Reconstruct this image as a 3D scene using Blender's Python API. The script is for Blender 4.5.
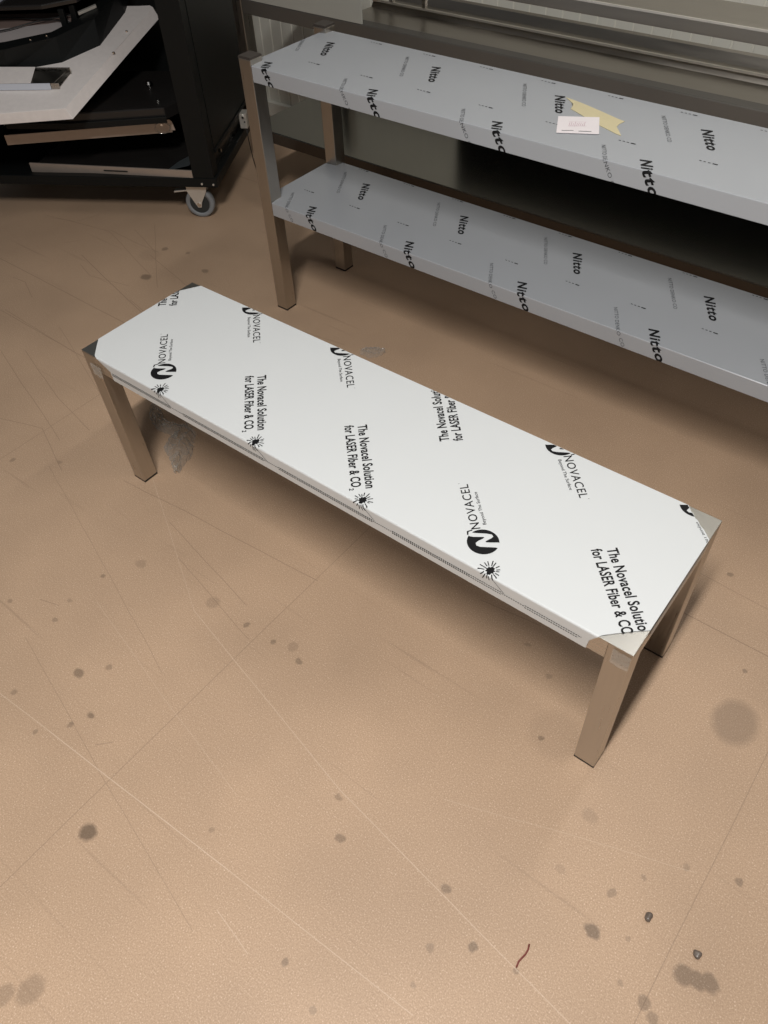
import bpy, bmesh, math, random
from mathutils import Vector, Matrix
R_ = math.radians
scene = bpy.context.scene
for o in list(bpy.data.objects): bpy.data.objects.remove(o)

# ------------------------------------------------------------------ camera
cam_d = bpy.data.cameras.new('camera'); cam = bpy.data.objects.new('camera', cam_d)
scene.collection.objects.link(cam)
cam.location = (1.4037, -0.6764, 1.3708); cam.rotation_mode = 'XYZ'
cam.rotation_euler = (0.7397, 0.0390, 0.6633)
cam_d.sensor_fit = 'VERTICAL'; cam_d.sensor_height = 24.0; cam_d.lens = 24.0 * 786.8 / 1024
cam_d.clip_start = 0.02
scene.camera = cam
# ------------------------------------------------------------------ world and lamps
w = bpy.data.worlds.new('room_light'); scene.world = w; w.use_nodes = True
bg = w.node_tree.nodes['Background']
bg.inputs['Color'].default_value = (0.95, 0.97, 1.0, 1); bg.inputs['Strength'].default_value = 0.08
def area(name, loc, sx, sy, power, col, target=None, rot=None):
    d = bpy.data.lights.new(name, 'AREA'); d.shape = 'RECTANGLE'; d.size = sx; d.size_y = sy
    d.energy = power; d.color = col
    o = bpy.data.objects.new(name, d); scene.collection.objects.link(o); o.location = loc
    if target is not None:
        o.rotation_euler = (Vector(target) - Vector(loc)).to_track_quat('-Z', 'Y').to_euler()
    return o
area('ceiling_tube', (1.27, -1.0, 2.72), 0.12, 0.9, 79, (1.0, 0.975, 0.94))
area('ceiling_tube_back', (1.27, 1.25, 2.72), 0.12, 0.9, 11, (1.0, 0.975, 0.94))
area('fill_light_far', (3.4, -3.2, 2.72), 0.14, 2.5, 16, (1.0, 0.97, 0.93))  # added fill light out of view, feeds the steel reflections
scene.view_settings.view_transform = 'Standard'; scene.view_settings.look = 'None'
scene.view_settings.exposure = 0.0; scene.view_settings.gamma = 1.0
scene.view_settings.use_curve_mapping = False

# ------------------------------------------------------------------ materials
def new_mat(name):
    m = bpy.data.materials.new(name); m.use_nodes = True
    return m, m.node_tree, m.node_tree.nodes['Principled BSDF']
def simple(name, col, rough=0.5, metal=0.0, spec=0.5, coat=0.0, noise=0.0, nscale=40, bump=0.0, bscale=200, stretch=(1, 1, 1), transmission=0, alpha=1, rvar=0.0):
    m, nt, b = new_mat(name); N = nt.nodes.new; L = nt.links.new
    b.inputs['Roughness'].default_value = rough; b.inputs['Metallic'].default_value = metal
    b.inputs['Specular IOR Level'].default_value = spec; b.inputs['Coat Weight'].default_value = coat
    b.inputs['Coat Roughness'].default_value = 0.08
    b.inputs['Transmission Weight'].default_value = transmission; b.inputs['Alpha'].default_value = alpha
    tc = N('ShaderNodeTexCoord'); mp = N('ShaderNodeMapping'); mp.inputs['Scale'].default_value = stretch
    L(tc.outputs['Object'], mp.inputs['Vector'])
    nz = N('ShaderNodeTexNoise'); nz.inputs['Scale'].default_value = nscale; nz.inputs['Detail'].default_value = 4
    L(mp.outputs['Vector'], nz.inputs['Vector'])
    mx = N('ShaderNodeMixRGB'); mx.inputs['Color1'].default_value = tuple(c * (1 - noise) for c in col) + (1,)
    mx.inputs['Color2'].default_value = tuple(min(1, c * (1 + noise)) for c in col) + (1,)
    L(nz.outputs['Fac'], mx.inputs['Fac']); L(mx.outputs['Color'], b.inputs['Base Color'])
    if rvar:
        mr = N('ShaderNodeMapRange'); mr.inputs['From Min'].default_value = 0.3; mr.inputs['From Max'].default_value = 0.7
        mr.inputs['To Min'].default_value = rough - rvar; mr.inputs['To Max'].default_value = rough + rvar
        L(nz.outputs['Fac'], mr.inputs['Value']); L(mr.outputs['Result'], b.inputs['Roughness'])
    if bump:
        n2 = N('ShaderNodeTexNoise'); n2.inputs['Scale'].default_value = bscale; n2.inputs['Detail'].default_value = 3
        L(mp.outputs['Vector'], n2.inputs['Vector'])
        bp = N('ShaderNodeBump'); bp.inputs['Strength'].default_value = bump; bp.inputs['Distance'].default_value = 0.001
        L(n2.outputs['Fac'], bp.inputs['Height']); L(bp.outputs['Normal'], b.inputs['Normal'])
    return m
M = {}
M['steel_leg'] = simple('brushed_steel_upright', (0.50, 0.465, 0.42), 0.34, 1.0, noise=0.10, nscale=14, bump=0.12, bscale=60, stretch=(14, 14, 1), rvar=0.07)
M['steel'] = simple('brushed_steel', (0.56, 0.53, 0.49), 0.30, 1.0, noise=0.12, nscale=12, bump=0.10, bscale=60, stretch=(1, 14, 14), rvar=0.08)
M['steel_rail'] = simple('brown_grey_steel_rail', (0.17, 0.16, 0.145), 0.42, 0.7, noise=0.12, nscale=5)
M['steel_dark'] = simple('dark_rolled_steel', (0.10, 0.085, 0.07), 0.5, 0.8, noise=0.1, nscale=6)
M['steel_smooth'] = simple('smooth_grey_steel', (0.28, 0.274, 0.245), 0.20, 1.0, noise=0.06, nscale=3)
M['steel_corner'] = simple('polished_corner_steel', (0.50, 0.485, 0.45), 0.36, 1.0, noise=0.05, nscale=30)
M['steel_dull'] = simple('dull_steel_sheet', (0.42, 0.39, 0.35), 0.38, 1.0, noise=0.16, nscale=5, bump=0.08, bscale=40, stretch=(1, 8, 8), rvar=0.08)
M['film_white'] = simple('white_protective_film', (0.655, 0.672, 0.675), 0.42, 0.0, spec=0.4, noise=0.015, nscale=9, bump=0.05, bscale=12)
M['film_blue'] = simple('blue_grey_protective_film', (0.425, 0.443, 0.470), 0.28, 0.10, spec=0.5, noise=0.03, nscale=6, bump=0.06, bscale=14)
M['film_panel'] = simple('grey_film_on_panel', (0.42, 0.42, 0.38), 0.45, 0.2, noise=0.05, nscale=5)
M['ink'] = simple('black_printing_ink', (0.009, 0.009, 0.010), 0.55, spec=0.2)
M['ink_grey'] = simple('faint_grey_printing_ink', (0.10, 0.105, 0.115), 0.5)
M['rubber'] = simple('black_plastic_foot', (0.02, 0.018, 0.016), 0.55)
M['cap'] = simple('dark_plastic_cap', (0.060, 0.050, 0.043), 0.45, noise=0.1)
M['black'] = simple('black_powder_coat', (0.0065, 0.0075, 0.0075), 0.42, spec=0.25, noise=0.15, nscale=80, bump=0.1, bscale=500)
M['black_gloss'] = simple('glossy_black_panel', (0.020, 0.018, 0.017), 0.25, spec=0.5, noise=0.15, nscale=20)
M['board_white'] = simple('scuffed_white_board', (0.86, 0.80, 0.77), 0.55, noise=0.08, nscale=60, bump=0.1, bscale=200)
M['beige_edge'] = simple('bare_steel_lip', (0.50, 0.42, 0.36), 0.42, 0.55, noise=0.08, nscale=30)
M['galv'] = simple('zinc_plated_steel', (0.72, 0.68, 0.62), 0.36, 0.55, noise=0.08, nscale=30)
M['grey_rubber'] = simple('grey_rubber_tyre', (0.23, 0.24, 0.25), 0.6, noise=0.08, nscale=60)
M['hub'] = simple('dark_wheel_hub', (0.03, 0.035, 0.036), 0.45)
M['chrome'] = simple('polished_bolt', (0.85, 0.83, 0.8), 0.15, 1.0)
M['wall'] = simple('off_white_ribbed_cladding', (0.74, 0.72, 0.64), 0.45, noise=0.04, nscale=8)
M['paper'] = simple('white_paper_label', (0.86, 0.80, 0.81), 0.6, noise=0.02, nscale=30)
M['pink_ink'] = simple('faded_pink_ink', (0.62, 0.45, 0.50), 0.6)
M['tape'] = simple('cream_masking_tape', (0.66, 0.58, 0.36), 0.6, noise=0.05, nscale=40, bump=0.15, bscale=300)
M['brown_board'] = simple('brown_inner_board', (0.22, 0.16, 0.14), 0.5, noise=0.15, nscale=15)
M['grey_strip'] = simple('grey_inner_strip', (0.44, 0.40, 0.39), 0.5, noise=0.08, nscale=15)
M['stone'] = simple('grey_gravel', (0.14, 0.11, 0.09), 0.35, noise=0.2, nscale=200)
M['red_thread'] = simple('dark_red_thread', (0.20, 0.045, 0.035), 0.6)
M['cable'] = simple('black_cable', (0.012, 0.012, 0.012), 0.4)
M['dark_film'] = simple('dark_smoky_film', (0.07, 0.08, 0.085), 0.3)
M['sleeve'] = simple('pale_film_sleeve', (0.62, 0.65, 0.72), 0.35)
M['blueish'] = simple('pale_blue_grey_sheet', (0.42, 0.44, 0.50), 0.3, 0.1, noise=0.05, nscale=10)
def clear_mat():
    m, nt, b = new_mat('crumpled_clear_plastic'); N = nt.nodes.new; L = nt.links.new
    out = nt.nodes['Material Output']
    tr = N('ShaderNodeBsdfTransparent'); tr.inputs['Color'].default_value = (0.93, 0.92, 0.90, 1)
    b.inputs['Base Color'].default_value = (0.62, 0.60, 0.56, 1); b.inputs['Roughness'].default_value = 0.12
    b.inputs['Specular IOR Level'].default_value = 0.9
    mx = N('ShaderNodeMixShader'); fr = N('ShaderNodeLayerWeight'); fr.inputs['Blend'].default_value = 0.35
    mr = N('ShaderNodeMapRange'); mr.inputs['To Min'].default_value = 0.13; mr.inputs['To Max'].default_value = 0.75
    L(fr.outputs['Facing'], mr.inputs['Value']); L(mr.outputs['Result'], mx.inputs['Fac'])
    L(tr.outputs['BSDF'], mx.inputs[1]); L(b.outputs['BSDF'], mx.inputs[2]); L(mx.outputs['Shader'], out.inputs['Surface'])
    return m
M['clear'] = clear_mat()

SPOTS = [(0.638, -0.623, 0.018, 0.8), (0.362, -0.434, 0.0133, 0.6), (0.4, -0.388, 0.0088, 0.4), (0.458, -0.48, 0.0085, 0.6), (0.442, -0.513, 0.0064, 0.5), (0.443, -0.518, 0.0064, 0.4), (0.554, -0.147, 0.0076, 0.5), (0.629, -0.144, 0.0074, 0.5), (0.67, -0.128, 0.0126, 0.25), (0.703, -0.145, 0.0083, 0.5), (0.455, -0.149, 0.0178, 0.25), (0.243, -0.171, 0.0142, 0.25), (0.201, -0.245, 0.0071, 0.5), (0.997, -0.363, 0.0093, 0.5), (0.947, -0.312, 0.0076, 0.4), (0.809, -0.491, 0.0057, 0.3), (1.05, -0.561, 0.0072, 0.5), (0.763, -0.83, 0.0251, 0.35), (0.737, -0.86, 0.0176, 0.35), (1.127, -0.583, 0.0071, 0.3), (0.213, -0.383, 0.007, 0.4), (0.292, -0.54, 0.0067, 0.4), (0.4, -0.566, 0.0065, 0.4), (1.447, 0.244, 0.0525, 0.42), (1.176, 0.001, 0.0069, 0.6), (1.317, -0.074, 0.0153, 0.2), (1.188, -0.322, 0.01, 0.5), (1.27, -0.366, 0.0099, 0.6), (1.545, -0.205, 0.0185, 0.6), (1.562, -0.199, 0.0167, 0.6), (1.579, -0.191, 0.0168, 0.6), (1.406, -0.234, 0.0137, 0.7), (1.404, -0.164, 0.0084, 0.4), (1.483, -0.056, 0.0067, 0.3), (1.513, -0.274, 0.0109, 0.5), (1.531, -0.285, 0.0109, 0.45), (1.56, -0.024, 0.0078, 0.5), (1.341, -0.355, 0.0063, 0.4), (1.218, -0.408, 0.009, 0.35), (1.228, -0.464, 0.0053, 0.3), (1.457, -0.209, 0.0055, 0.3), (1.473, -0.272, 0.0055, 0.3), (1.436, -0.111, 0.0057, 0.3), (1.32, -0.183, 0.0093, 0.15), (-0.699, 0.644, 0.0216, 0.6), (-0.786, 0.804, 0.0132, 0.5), (-0.698, 0.831, 0.0093, 0.4), (-0.562, 0.783, 0.0143, 0.5), (0.195, -0.331, 0.0071, 0.3), (1.421, 0.36, 0.0055, 0.5), (1.052, 0.161, 0.0063, 0.3), (1.123, 0.122, 0.0082, 0.3), (1.307, 0.573, 0.0071, 0.5), (0.09, -0.412, 0.0073, 0.4), (-0.299, -0.144, 0.0086, 0.4), (-0.19, -0.075, 0.0083, 0.3), (1.194, 0.022, 0.0592, 0.12), (-0.799, 0.747, 0.0451, 0.12)]
# (ax, ay, bx, by, half width, strength, light?)
SEGS = [(-1.7, .435, 1.8, .417, .0011, .50, 0), (.592, -1.3, .594, .425, .0009, .35, 0), (1.507, -1.3, 1.518, .425, .0009, .33, 0),
        (-.33, -.60, -.325, .425, .0011, .30, 0), (-.14, .425, -.14, 1.3, .001, .0, 0),
        (.05, -.575, .42, -.548, .0008, .45, 1), (.42, -.548, .88, -.519, .0009, .6, 1), (.88, -.519, 1.25, -.497, .0008, .45, 1),
        (.058, .024, .436, -.187, .0007, .35, 1), (.436, -.187, .943, -.301, .0008, .45, 1), (.943, -.301, 1.5, -.372, .0009, .45, 1),
        (.91, -.574, .996, -.589, .0008, .45, 1), (-.94, .244, -.48, .246, .0010, .45, 0), (-.749, .118, -.26, -.023, .0009, .4, 0),
        (-1.0, .608, -.50, .485, .0012, .45, 0), (-1.36, .715, -1.05, .772, .001, .45, 0), (-1.05, .772, -.70, .66, .001, .35, 0),
        (.587, -.169, .30, -.11, .0008, .35, 0), (-.2, -.1, .5, -.33, .0008, .28, 0), (-.7, .3, -.2, .12, .0008, .35, 0),
        (-.95, .9, -.62, .62, .0009, .4, 0), (1.1, -.2, 1.5, -.05, .0007, .3, 1), (.2, -.45, .9, -.62, .0007, .3, 0),
        (.25, -.3, .8, -.42, .0006, .3, 1), (1.0, .55, 1.9, .50, .0009, .35, 0), (.2, -.05, .52, -.11, .0009, .35, 0), (.0, -.02, .6, .03, .001, .4, 0)]
SEGS += [(-1.345, 0.706, -1.216, 0.746, .0009, 0.42, 0), (-1.216, 0.746, -1.181, 0.833, .0009, 0.42, 0), (-1.058, 0.781, -0.907, 0.771, .0009, 0.42, 0), (-0.907, 0.771, -0.791, 0.776, .0009, 0.42, 0), (-0.981, 0.833, -0.800, 0.770, .0009, 0.42, 0), (-0.950, 0.566, -0.863, 0.541, .0009, 0.42, 0), (-0.863, 0.541, -0.706, 0.574, .0009, 0.42, 0), (-1.078, 0.386, -1.016, 0.391, .0009, 0.42, 0), (-1.016, 0.391, -0.917, 0.350, .0009, 0.42, 0), (-0.685, 0.162, -0.412, 0.082, .0009, 0.42, 0), (-0.412, 0.082, -0.227, 0.049, .0009, 0.42, 0), (-0.926, 0.254, -0.551, 0.244, .0009, 0.42, 0), (-1.076, 0.683, -1.119, 0.629, .0009, 0.42, 0), (-0.472, -0.065, -0.341, -0.022, .0009, 0.42, 0), (-0.341, -0.022, -0.161, -0.090, .0009, 0.42, 0), (-0.635, 0.523, -0.413, 0.476, .0009, 0.42, 0), (-0.799, 0.747, -0.517, 0.674, .0009, 0.42, 0), (-0.072, 0.713, 0.089, 0.733, .0009, 0.40, 0), (0.647, 0.696, 0.699, 0.710, .0009, 0.40, 0), (0.141, -0.371, 0.187, -0.357, .0009, 0.40, 0), (0.517, -0.511, 0.539, -0.487, .0009, 0.40, 0), (0.913, 0.198, 1.047, 0.218, .0009, 0.40, 0), ]
def floor_mat():
    m, nt, b = new_mat('worn_brown_floor_sheet'); N = nt.nodes.new; L = nt.links.new
    geo = N('ShaderNodeNewGeometry')
    flat = N('ShaderNodeVectorMath'); flat.operation = 'MULTIPLY'; flat.inputs[1].default_value = (1, 1, 0); L(geo.outputs['Position'], flat.inputs[0])
    wn = N('ShaderNodeTexNoise'); wn.inputs['Scale'].default_value = 2.2; wn.inputs['Detail'].default_value = 3; L(flat.outputs[0], wn.inputs['Vector'])
    c0 = N('ShaderNodeVectorMath'); c0.operation = 'SUBTRACT'; L(wn.outputs['Color'], c0.inputs[0]); c0.inputs[1].default_value = (.5, .5, .5)
    def warp(k):
        a = N('ShaderNodeVectorMath'); a.operation = 'SCALE'; a.inputs['Scale'].default_value = k; L(c0.outputs[0], a.inputs[0])
        s = N('ShaderNodeVectorMath'); s.operation = 'ADD'; L(flat.outputs[0], s.inputs[0]); L(a.outputs[0], s.inputs[1])
        z = N('ShaderNodeVectorMath'); z.operation = 'MULTIPLY'; z.inputs[1].default_value = (1, 1, 0); L(s.outputs[0], z.inputs[0]); return z.outputs[0]
    P_line = warp(0.006); P_scr = warp(0.022)
    sn = N('ShaderNodeTexNoise'); sn.inputs['Scale'].default_value = 60; sn.inputs['Detail'].default_value = 3; L(flat.outputs[0], sn.inputs['Vector'])
    sc = N('ShaderNodeVectorMath'); sc.operation = 'SUBTRACT'; L(sn.outputs['Color'], sc.inputs[0]); sc.inputs[1].default_value = (.5, .5, .5)
    ss = N('ShaderNodeVectorMath'); ss.operation = 'SCALE'; ss.inputs['Scale'].default_value = 0.012; L(sc.outputs[0], ss.inputs[0])
    sa = N('ShaderNodeVectorMath'); sa.operation = 'ADD'; L(flat.outputs[0], sa.inputs[0]); L(ss.outputs[0], sa.inputs[1])
    sz = N('ShaderNodeVectorMath'); sz.operation = 'MULTIPLY'; sz.inputs[1].default_value = (1, 1, 0); L(sa.outputs[0], sz.inputs[0]); P_spot = sz.outputs[0]
    def maxi(a, c):
        if a is None: return c
        x = N('ShaderNodeMath'); x.operation = 'MAXIMUM'; L(a, x.inputs[0]); L(c, x.inputs[1]); return x.outputs[0]
    def seg(ax, ay, bx, by, hw, s, P):
        u = Vector((bx - ax, by - ay, 0)); n2 = u.dot(u)
        d = N('ShaderNodeVectorMath'); d.operation = 'SUBTRACT'; L(P, d.inputs[0]); d.inputs[1].default_value = (ax, ay, 0)
        t = N('ShaderNodeVectorMath'); t.operation = 'DOT_PRODUCT'; L(d.outputs[0], t.inputs[0]); t.inputs[1].default_value = tuple(u / n2)
        cl = N('ShaderNodeClamp'); L(t.outputs['Value'], cl.inputs['Value'])
        q = N('ShaderNodeVectorMath'); q.operation = 'SCALE'; q.inputs[0].default_value = tuple(u); L(cl.outputs[0], q.inputs['Scale'])
        e = N('ShaderNodeVectorMath'); e.operation = 'DISTANCE'; L(d.outputs[0], e.inputs[0]); L(q.outputs[0], e.inputs[1])
        mr = N('ShaderNodeMapRange'); mr.inputs['From Min'].default_value = hw * 0.3; mr.inputs['From Max'].default_value = hw * 1.25
        mr.inputs['To Min'].default_value = s; mr.inputs['To Max'].default_value = 0; L(e.outputs['Value'], mr.inputs['Value'])
        return mr.outputs[0]
    dark = light = spot = None
    for i, (ax, ay, bx, by, hw, s, lt) in enumerate(SEGS):
        if s == 0: continue
        o = seg(ax, ay, bx, by, hw, s, P_line if (i < 12) else P_scr)
        if lt: light = maxi(light, o)
        else: dark = maxi(dark, o)
    rnd = random.Random(4)
    for x, y, r, s in SPOTS:
        d = N('ShaderNodeVectorMath'); d.operation = 'SUBTRACT'; L(P_spot, d.inputs[0]); d.inputs[1].default_value = (x, y, 0)
        k = N('ShaderNodeVectorMath'); k.operation = 'MULTIPLY'; L(d.outputs[0], k.inputs[0])
        e = rnd.uniform(.85, 1.15); k.inputs[1].default_value = (e / r, 1 / (e * r), 0)
        l = N('ShaderNodeVectorMath'); l.operation = 'LENGTH'; L(k.outputs[0], l.inputs[0])
        mr = N('ShaderNodeMapRange'); mr.inputs['From Min'].default_value = 0.65; mr.inputs['From Max'].default_value = 1.0
        mr.inputs['To Min'].default_value = s * .85; mr.inputs['To Max'].default_value = 0; L(l.outputs['Value'], mr.inputs['Value'])
        spot = maxi(spot, mr.outputs[0])
    # base colour: fine speckle and broad mottling
    n1 = N('ShaderNodeTexNoise'); n1.inputs['Scale'].default_value = 420; n1.inputs['Detail'].default_value = 2; L(geo.outputs['Position'], n1.inputs['Vector'])
    n2 = N('ShaderNodeTexNoise'); n2.inputs['Scale'].default_value = 3.0; n2.inputs['Detail'].default_value = 5; L(geo.outputs['Position'], n2.inputs['Vector'])
    r1 = N('ShaderNodeValToRGB'); L(n1.outputs['Fac'], r1.inputs['Fac'])
    r1.color_ramp.elements[0].position = .28; r1.color_ramp.elements[0].color = (.398, .267, .174, 1)
    r1.color_ramp.elements[1].position = .62; r1.color_ramp.elements[1].color = (.525, .366, .248, 1)
    e = r1.color_ramp.elements.new(.74); e.color = (.70, .55, .42, 1)
    r2 = N('ShaderNodeMapRange'); r2.inputs['From Min'].default_value = .3; r2.inputs['From Max'].default_value = .7; r2.inputs['To Min'].default_value = .90; r2.inputs['To Max'].default_value = 1.08
    L(n2.outputs['Fac'], r2.inputs['Value'])
    mm = N('ShaderNodeVectorMath'); mm.operation = 'SCALE'; L(r1.outputs['Color'], mm.inputs[0]); L(r2.outputs[0], mm.inputs['Scale'])
    # fine scuffs running along the sheets
    mp = N('ShaderNodeMapping'); mp.inputs['Scale'].default_value = (1.6, 60, 1); mp.inputs['Rotation'].default_value = (0, 0, R_(-8)); L(geo.outputs['Position'], mp.inputs['Vector'])
    n3 = N('ShaderNodeTexNoise'); n3.inputs['Scale'].default_value = 1.0; n3.inputs['Detail'].default_value = 6; L(mp.outputs[0], n3.inputs['Vector'])
    r3 = N('ShaderNodeMapRange'); r3.inputs['From Min'].default_value = .64; r3.inputs['From Max'].default_value = .74; r3.inputs['To Min'].default_value = 0; r3.inputs['To Max'].default_value = .22
    L(n3.outputs['Fac'], r3.inputs['Value']); dark = maxi(dark, r3.outputs[0])
    def mix(col, fac, c):
        x = N('ShaderNodeMixRGB'); L(fac, x.inputs['Fac']); L(col, x.inputs['Color1']); x.inputs['Color2'].default_value = (*c, 1); return x.outputs[0]
    col = mix(mm.outputs[0], spot, (.085, .062, .045))
    col = mix(col, dark, (.11, .068, .045)); col = mix(col, light, (.72, .57, .44))
    L(col, b.inputs['Base Color'])
    rr = N('ShaderNodeMapRange'); rr.inputs['To Min'].default_value = .50; rr.inputs['To Max'].default_value = .28; L(spot, rr.inputs['Value']); L(rr.outputs[0], b.inputs['Roughness'])
    b.inputs['Specular IOR Level'].default_value = 0.35
    bp = N('ShaderNodeBump'); bp.inputs['Strength'].default_value = .15; bp.inputs['Distance'].default_value = .001; L(n1.outputs['Fac'], bp.inputs['Height']); L(bp.outputs['Normal'], b.inputs['Normal'])
    return m
M['floor'] = floor_mat()

# ------------------------------------------------------------------ mesh helpers
def obj(name, bm, mat, parent=None, smooth=False, loc=None, rotz=None):
    me = bpy.data.meshes.new(name); bmesh.ops.recalc_face_normals(bm, faces=bm.faces) if smooth is not None else None
    bm.to_mesh(me); bm.free()
    for m in (mat if isinstance(mat, (list, tuple)) else [mat]): me.materials.append(m)
    o = bpy.data.objects.new(name, me); scene.collection.objects.link(o)
    if parent is not None: o.parent = parent
    if loc is not None: o.location = loc
    if rotz is not None: o.rotation_euler = (0, 0, rotz)
    if smooth:
        for p in me.polygons: p.use_smooth = True
    return o
def tag(o, label=None, cat=None, group=None, kind=None):
    if label: o['label'] = label
    if cat: o['category'] = cat
    if group: o['group'] = group
    if kind: o['kind'] = kind
    return o
def thing(name, label, cat, loc=(0, 0, 0), rotz=0, group=None):
    o = bpy.data.objects.new(name, None); scene.collection.objects.link(o); o.empty_display_size = .1
    o.location = loc; o.rotation_euler = (0, 0, rotz)
    return tag(o, label, cat, group)
def box(bm, x0, x1, y0, y1, z0, z1, bev=0.0, seg=2):
    r = bmesh.ops.create_cube(bm, size=1.0)
    for v in r['verts']:
        v.co = Vector((x0 + (v.co.x + .5) * (x1 - x0), y0 + (v.co.y + .5) * (y1 - y0), z0 + (v.co.z + .5) * (z1 - z0)))
    if bev:
        es = {e for v in r['verts'] for e in v.link_edges}
        bmesh.ops.bevel(bm, geom=list(es), offset=bev, segments=seg, profile=.6, affect='EDGES')
    return bm
def bx(*a, **k): return box(bmesh.new(), *a, **k)
def prism(bm, poly, z0, z1, bev=0.0, seg=2, zf=None):
    """poly = list of (x, y); zf(x, y) adds a tilt"""
    f = zf or (lambda x, y: 0.0)
    vb = [bm.verts.new((x, y, z0 + f(x, y))) for x, y in poly]; vt = [bm.verts.new((x, y, z1 + f(x, y))) for x, y in poly]
    n = len(poly); top = bm.faces.new(vt); bm.faces.new(list(reversed(vb)))
    for i in range(n): bm.faces.new((vb[i], vb[(i + 1) % n], vt[(i + 1) % n], vt[i]))
    if bev:
        bmesh.ops.bevel(bm, geom=list({e for e in top.edges} | {e for v in vt for e in v.link_edges if e.other_vert(v) in vb}), offset=bev, segments=seg, profile=.6, affect='EDGES')
    return bm
def cyl(bm, p0, p1, r0, r1=None, n=20):
    p0 = Vector(p0); p1 = Vector(p1); r1 = r0 if r1 is None else r1; d = (p1 - p0)
    rot = d.to_track_quat('Z', 'Y').to_matrix().to_4x4()
    bmesh.ops.create_cone(bm, cap_ends=True, segments=n, radius1=r0, radius2=r1, depth=d.length, matrix=Matrix.Translation((p0 + p1) / 2) @ rot)
    return bm
def tube(bm, pts, r, n=8, closed=False):
    pts = [Vector(p) for p in pts]; rings = []; m = len(pts)
    for i, p in enumerate(pts):
        a = pts[(i - 1) % m] if (closed or i > 0) else p; c = pts[(i + 1) % m] if (closed or i < m - 1) else p
        t = (c - a).normalized(); up = Vector((0, 0, 1)) if abs(t.z) < .95 else Vector((1, 0, 0))
        u = t.cross(up).normalized(); v = t.cross(u).normalized()
        rings.append([bm.verts.new(p + r * (math.cos(k * 2 * math.pi / n) * u + math.sin(k * 2 * math.pi / n) * v)) for k in range(n)])
    for i in range(m if closed else m - 1):
        A, B = rings[i], rings[(i + 1) % m]
        for k in range(n): bm.faces.new((A[k], A[(k + 1) % n], B[(k + 1) % n], B[k]))
    if not closed: bm.faces.new(rings[0]); bm.faces.new(rings[-1])
    return bm
def lathe(bm, prof, n=40, axis='Z', center=(0, 0, 0)):
    rings = []
    for r, h in prof:
        ring = []
        for k in range(n):
            a = 2 * math.pi * k / n
            p = Vector((r * math.cos(a), r * math.sin(a), h))
            if axis == 'Y': p = Vector((p.x, p.z, p.y))
            ring.append(bm.verts.new(p + Vector(center)))
        rings.append(ring)
    m = len(rings)
    for i in range(m):
        A, B = rings[i], rings[(i + 1) % m]
        for k in range(n): bm.faces.new((A[k], A[(k + 1) % n], B[(k + 1) % n], B[k]))
    return bm

# flat printing: text meshes laid on a sheet and folded over its front edge
_cache = {}
def text_bm(s, bold=0.0, shear=0.0, space=1.0):
    key = (s, bold, shear, space)
    if key not in _cache:
        c = bpy.data.curves.new('printing', 'FONT'); c.body = s; c.size = 1.0; c.shear = shear; c.offset = bold; c.fill_mode = 'FRONT'
        c.space_character = space; c.resolution_u = 3
        o = bpy.data.objects.new('printing', c); scene.collection.objects.link(o)
        bpy.context.view_layer.update(); dg = bpy.context.evaluated_depsgraph_get()
        _cache[key] = bpy.data.meshes.new_from_object(o.evaluated_get(dg))
        bpy.data.objects.remove(o); bpy.data.curves.remove(c)
    bm = bmesh.new(); bm.from_mesh(_cache[key]); return bm
def put_text(dst, s, start, ang, length, cap, bold=0.0, shear=0.0, space=1.0, valign=0.5, condense=None):
    """text from start along ang (deg); length in m (None: natural); cap = capital height"""
    bm = text_bm(s, bold, shear, space)
    x0 = min(v.co.x for v in bm.verts); x1 = max(v.co.x for v in bm.verts)
    k = cap / 0.70; sx = length / (x1 - x0) if length else k
    ca, sa = math.cos(R_(ang)), math.sin(R_(ang))
    for v in bm.verts:
        a = (v.co.x - x0) * sx; b_ = (v.co.y) * k - cap * valign
        v.co = Vector((start[0] + ca * a - sa * b_, start[1] + sa * a + ca * b_, 0))
    me = bpy.data.meshes.new('t'); bm.to_mesh(me); bm.free(); dst.from_mesh(me); bpy.data.meshes.remove(me)
def poly2(dst, pts):
    f = dst.faces.new([dst.verts.new((x, y, 0)) for x, y in pts]); bmesh.ops.triangulate(dst, faces=[f])
def quadline(dst, a, b_, w_):
    a = Vector((*a, 0)); b_ = Vector((*b_, 0)); u = (b_ - a).normalized(); n = Vector((-u.y, u.x, 0)) * w_ / 2
    poly2(dst, [((a - n).x, (a - n).y), ((b_ - n).x, (b_ - n).y), ((b_ + n).x, (b_ + n).y), ((a + n).x, (a + n).y)])
def cut(bm, co, no, clear=False):
    g = list(bm.verts) + list(bm.edges) + list(bm.faces)
    bmesh.ops.bisect_plane(bm, geom=g, dist=1e-6, plane_co=(*co, 0), plane_no=(*no, 0), clear_outer=clear)
def fold(bm, ztop, r, y0=0.0, lift=0.0006, drop=None):
    """sheet coordinates (x, y): y below y0 runs down the front face"""
    for i in range(5): cut(bm, (0, y0 + r - i * (math.pi * r / 2) / 4), (0, -1))
    if drop: cut(bm, (0, y0 - drop), (0, -1), True)
    arc = math.pi * r / 2
    for v in bm.verts:
        s = (y0 + r) - v.co.y
        if s <= 0: v.co.z = ztop + lift
        elif s < arc:
            a = s / r; v.co.y = y0 + r - math.sin(a) * (r + lift); v.co.z = ztop - r + math.cos(a) * (r + lift)
        else: v.co.y = y0 - lift; v.co.z = ztop - r - (s - arc)
    return bm

# ================================================================== SETTING
TH = -0.0082; UX, UY = -0.2137, 0.7675
tag(obj('floor', bx(-5, 5, -4, 2.4, -0.05, 0), M['floor']), kind='structure')
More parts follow.
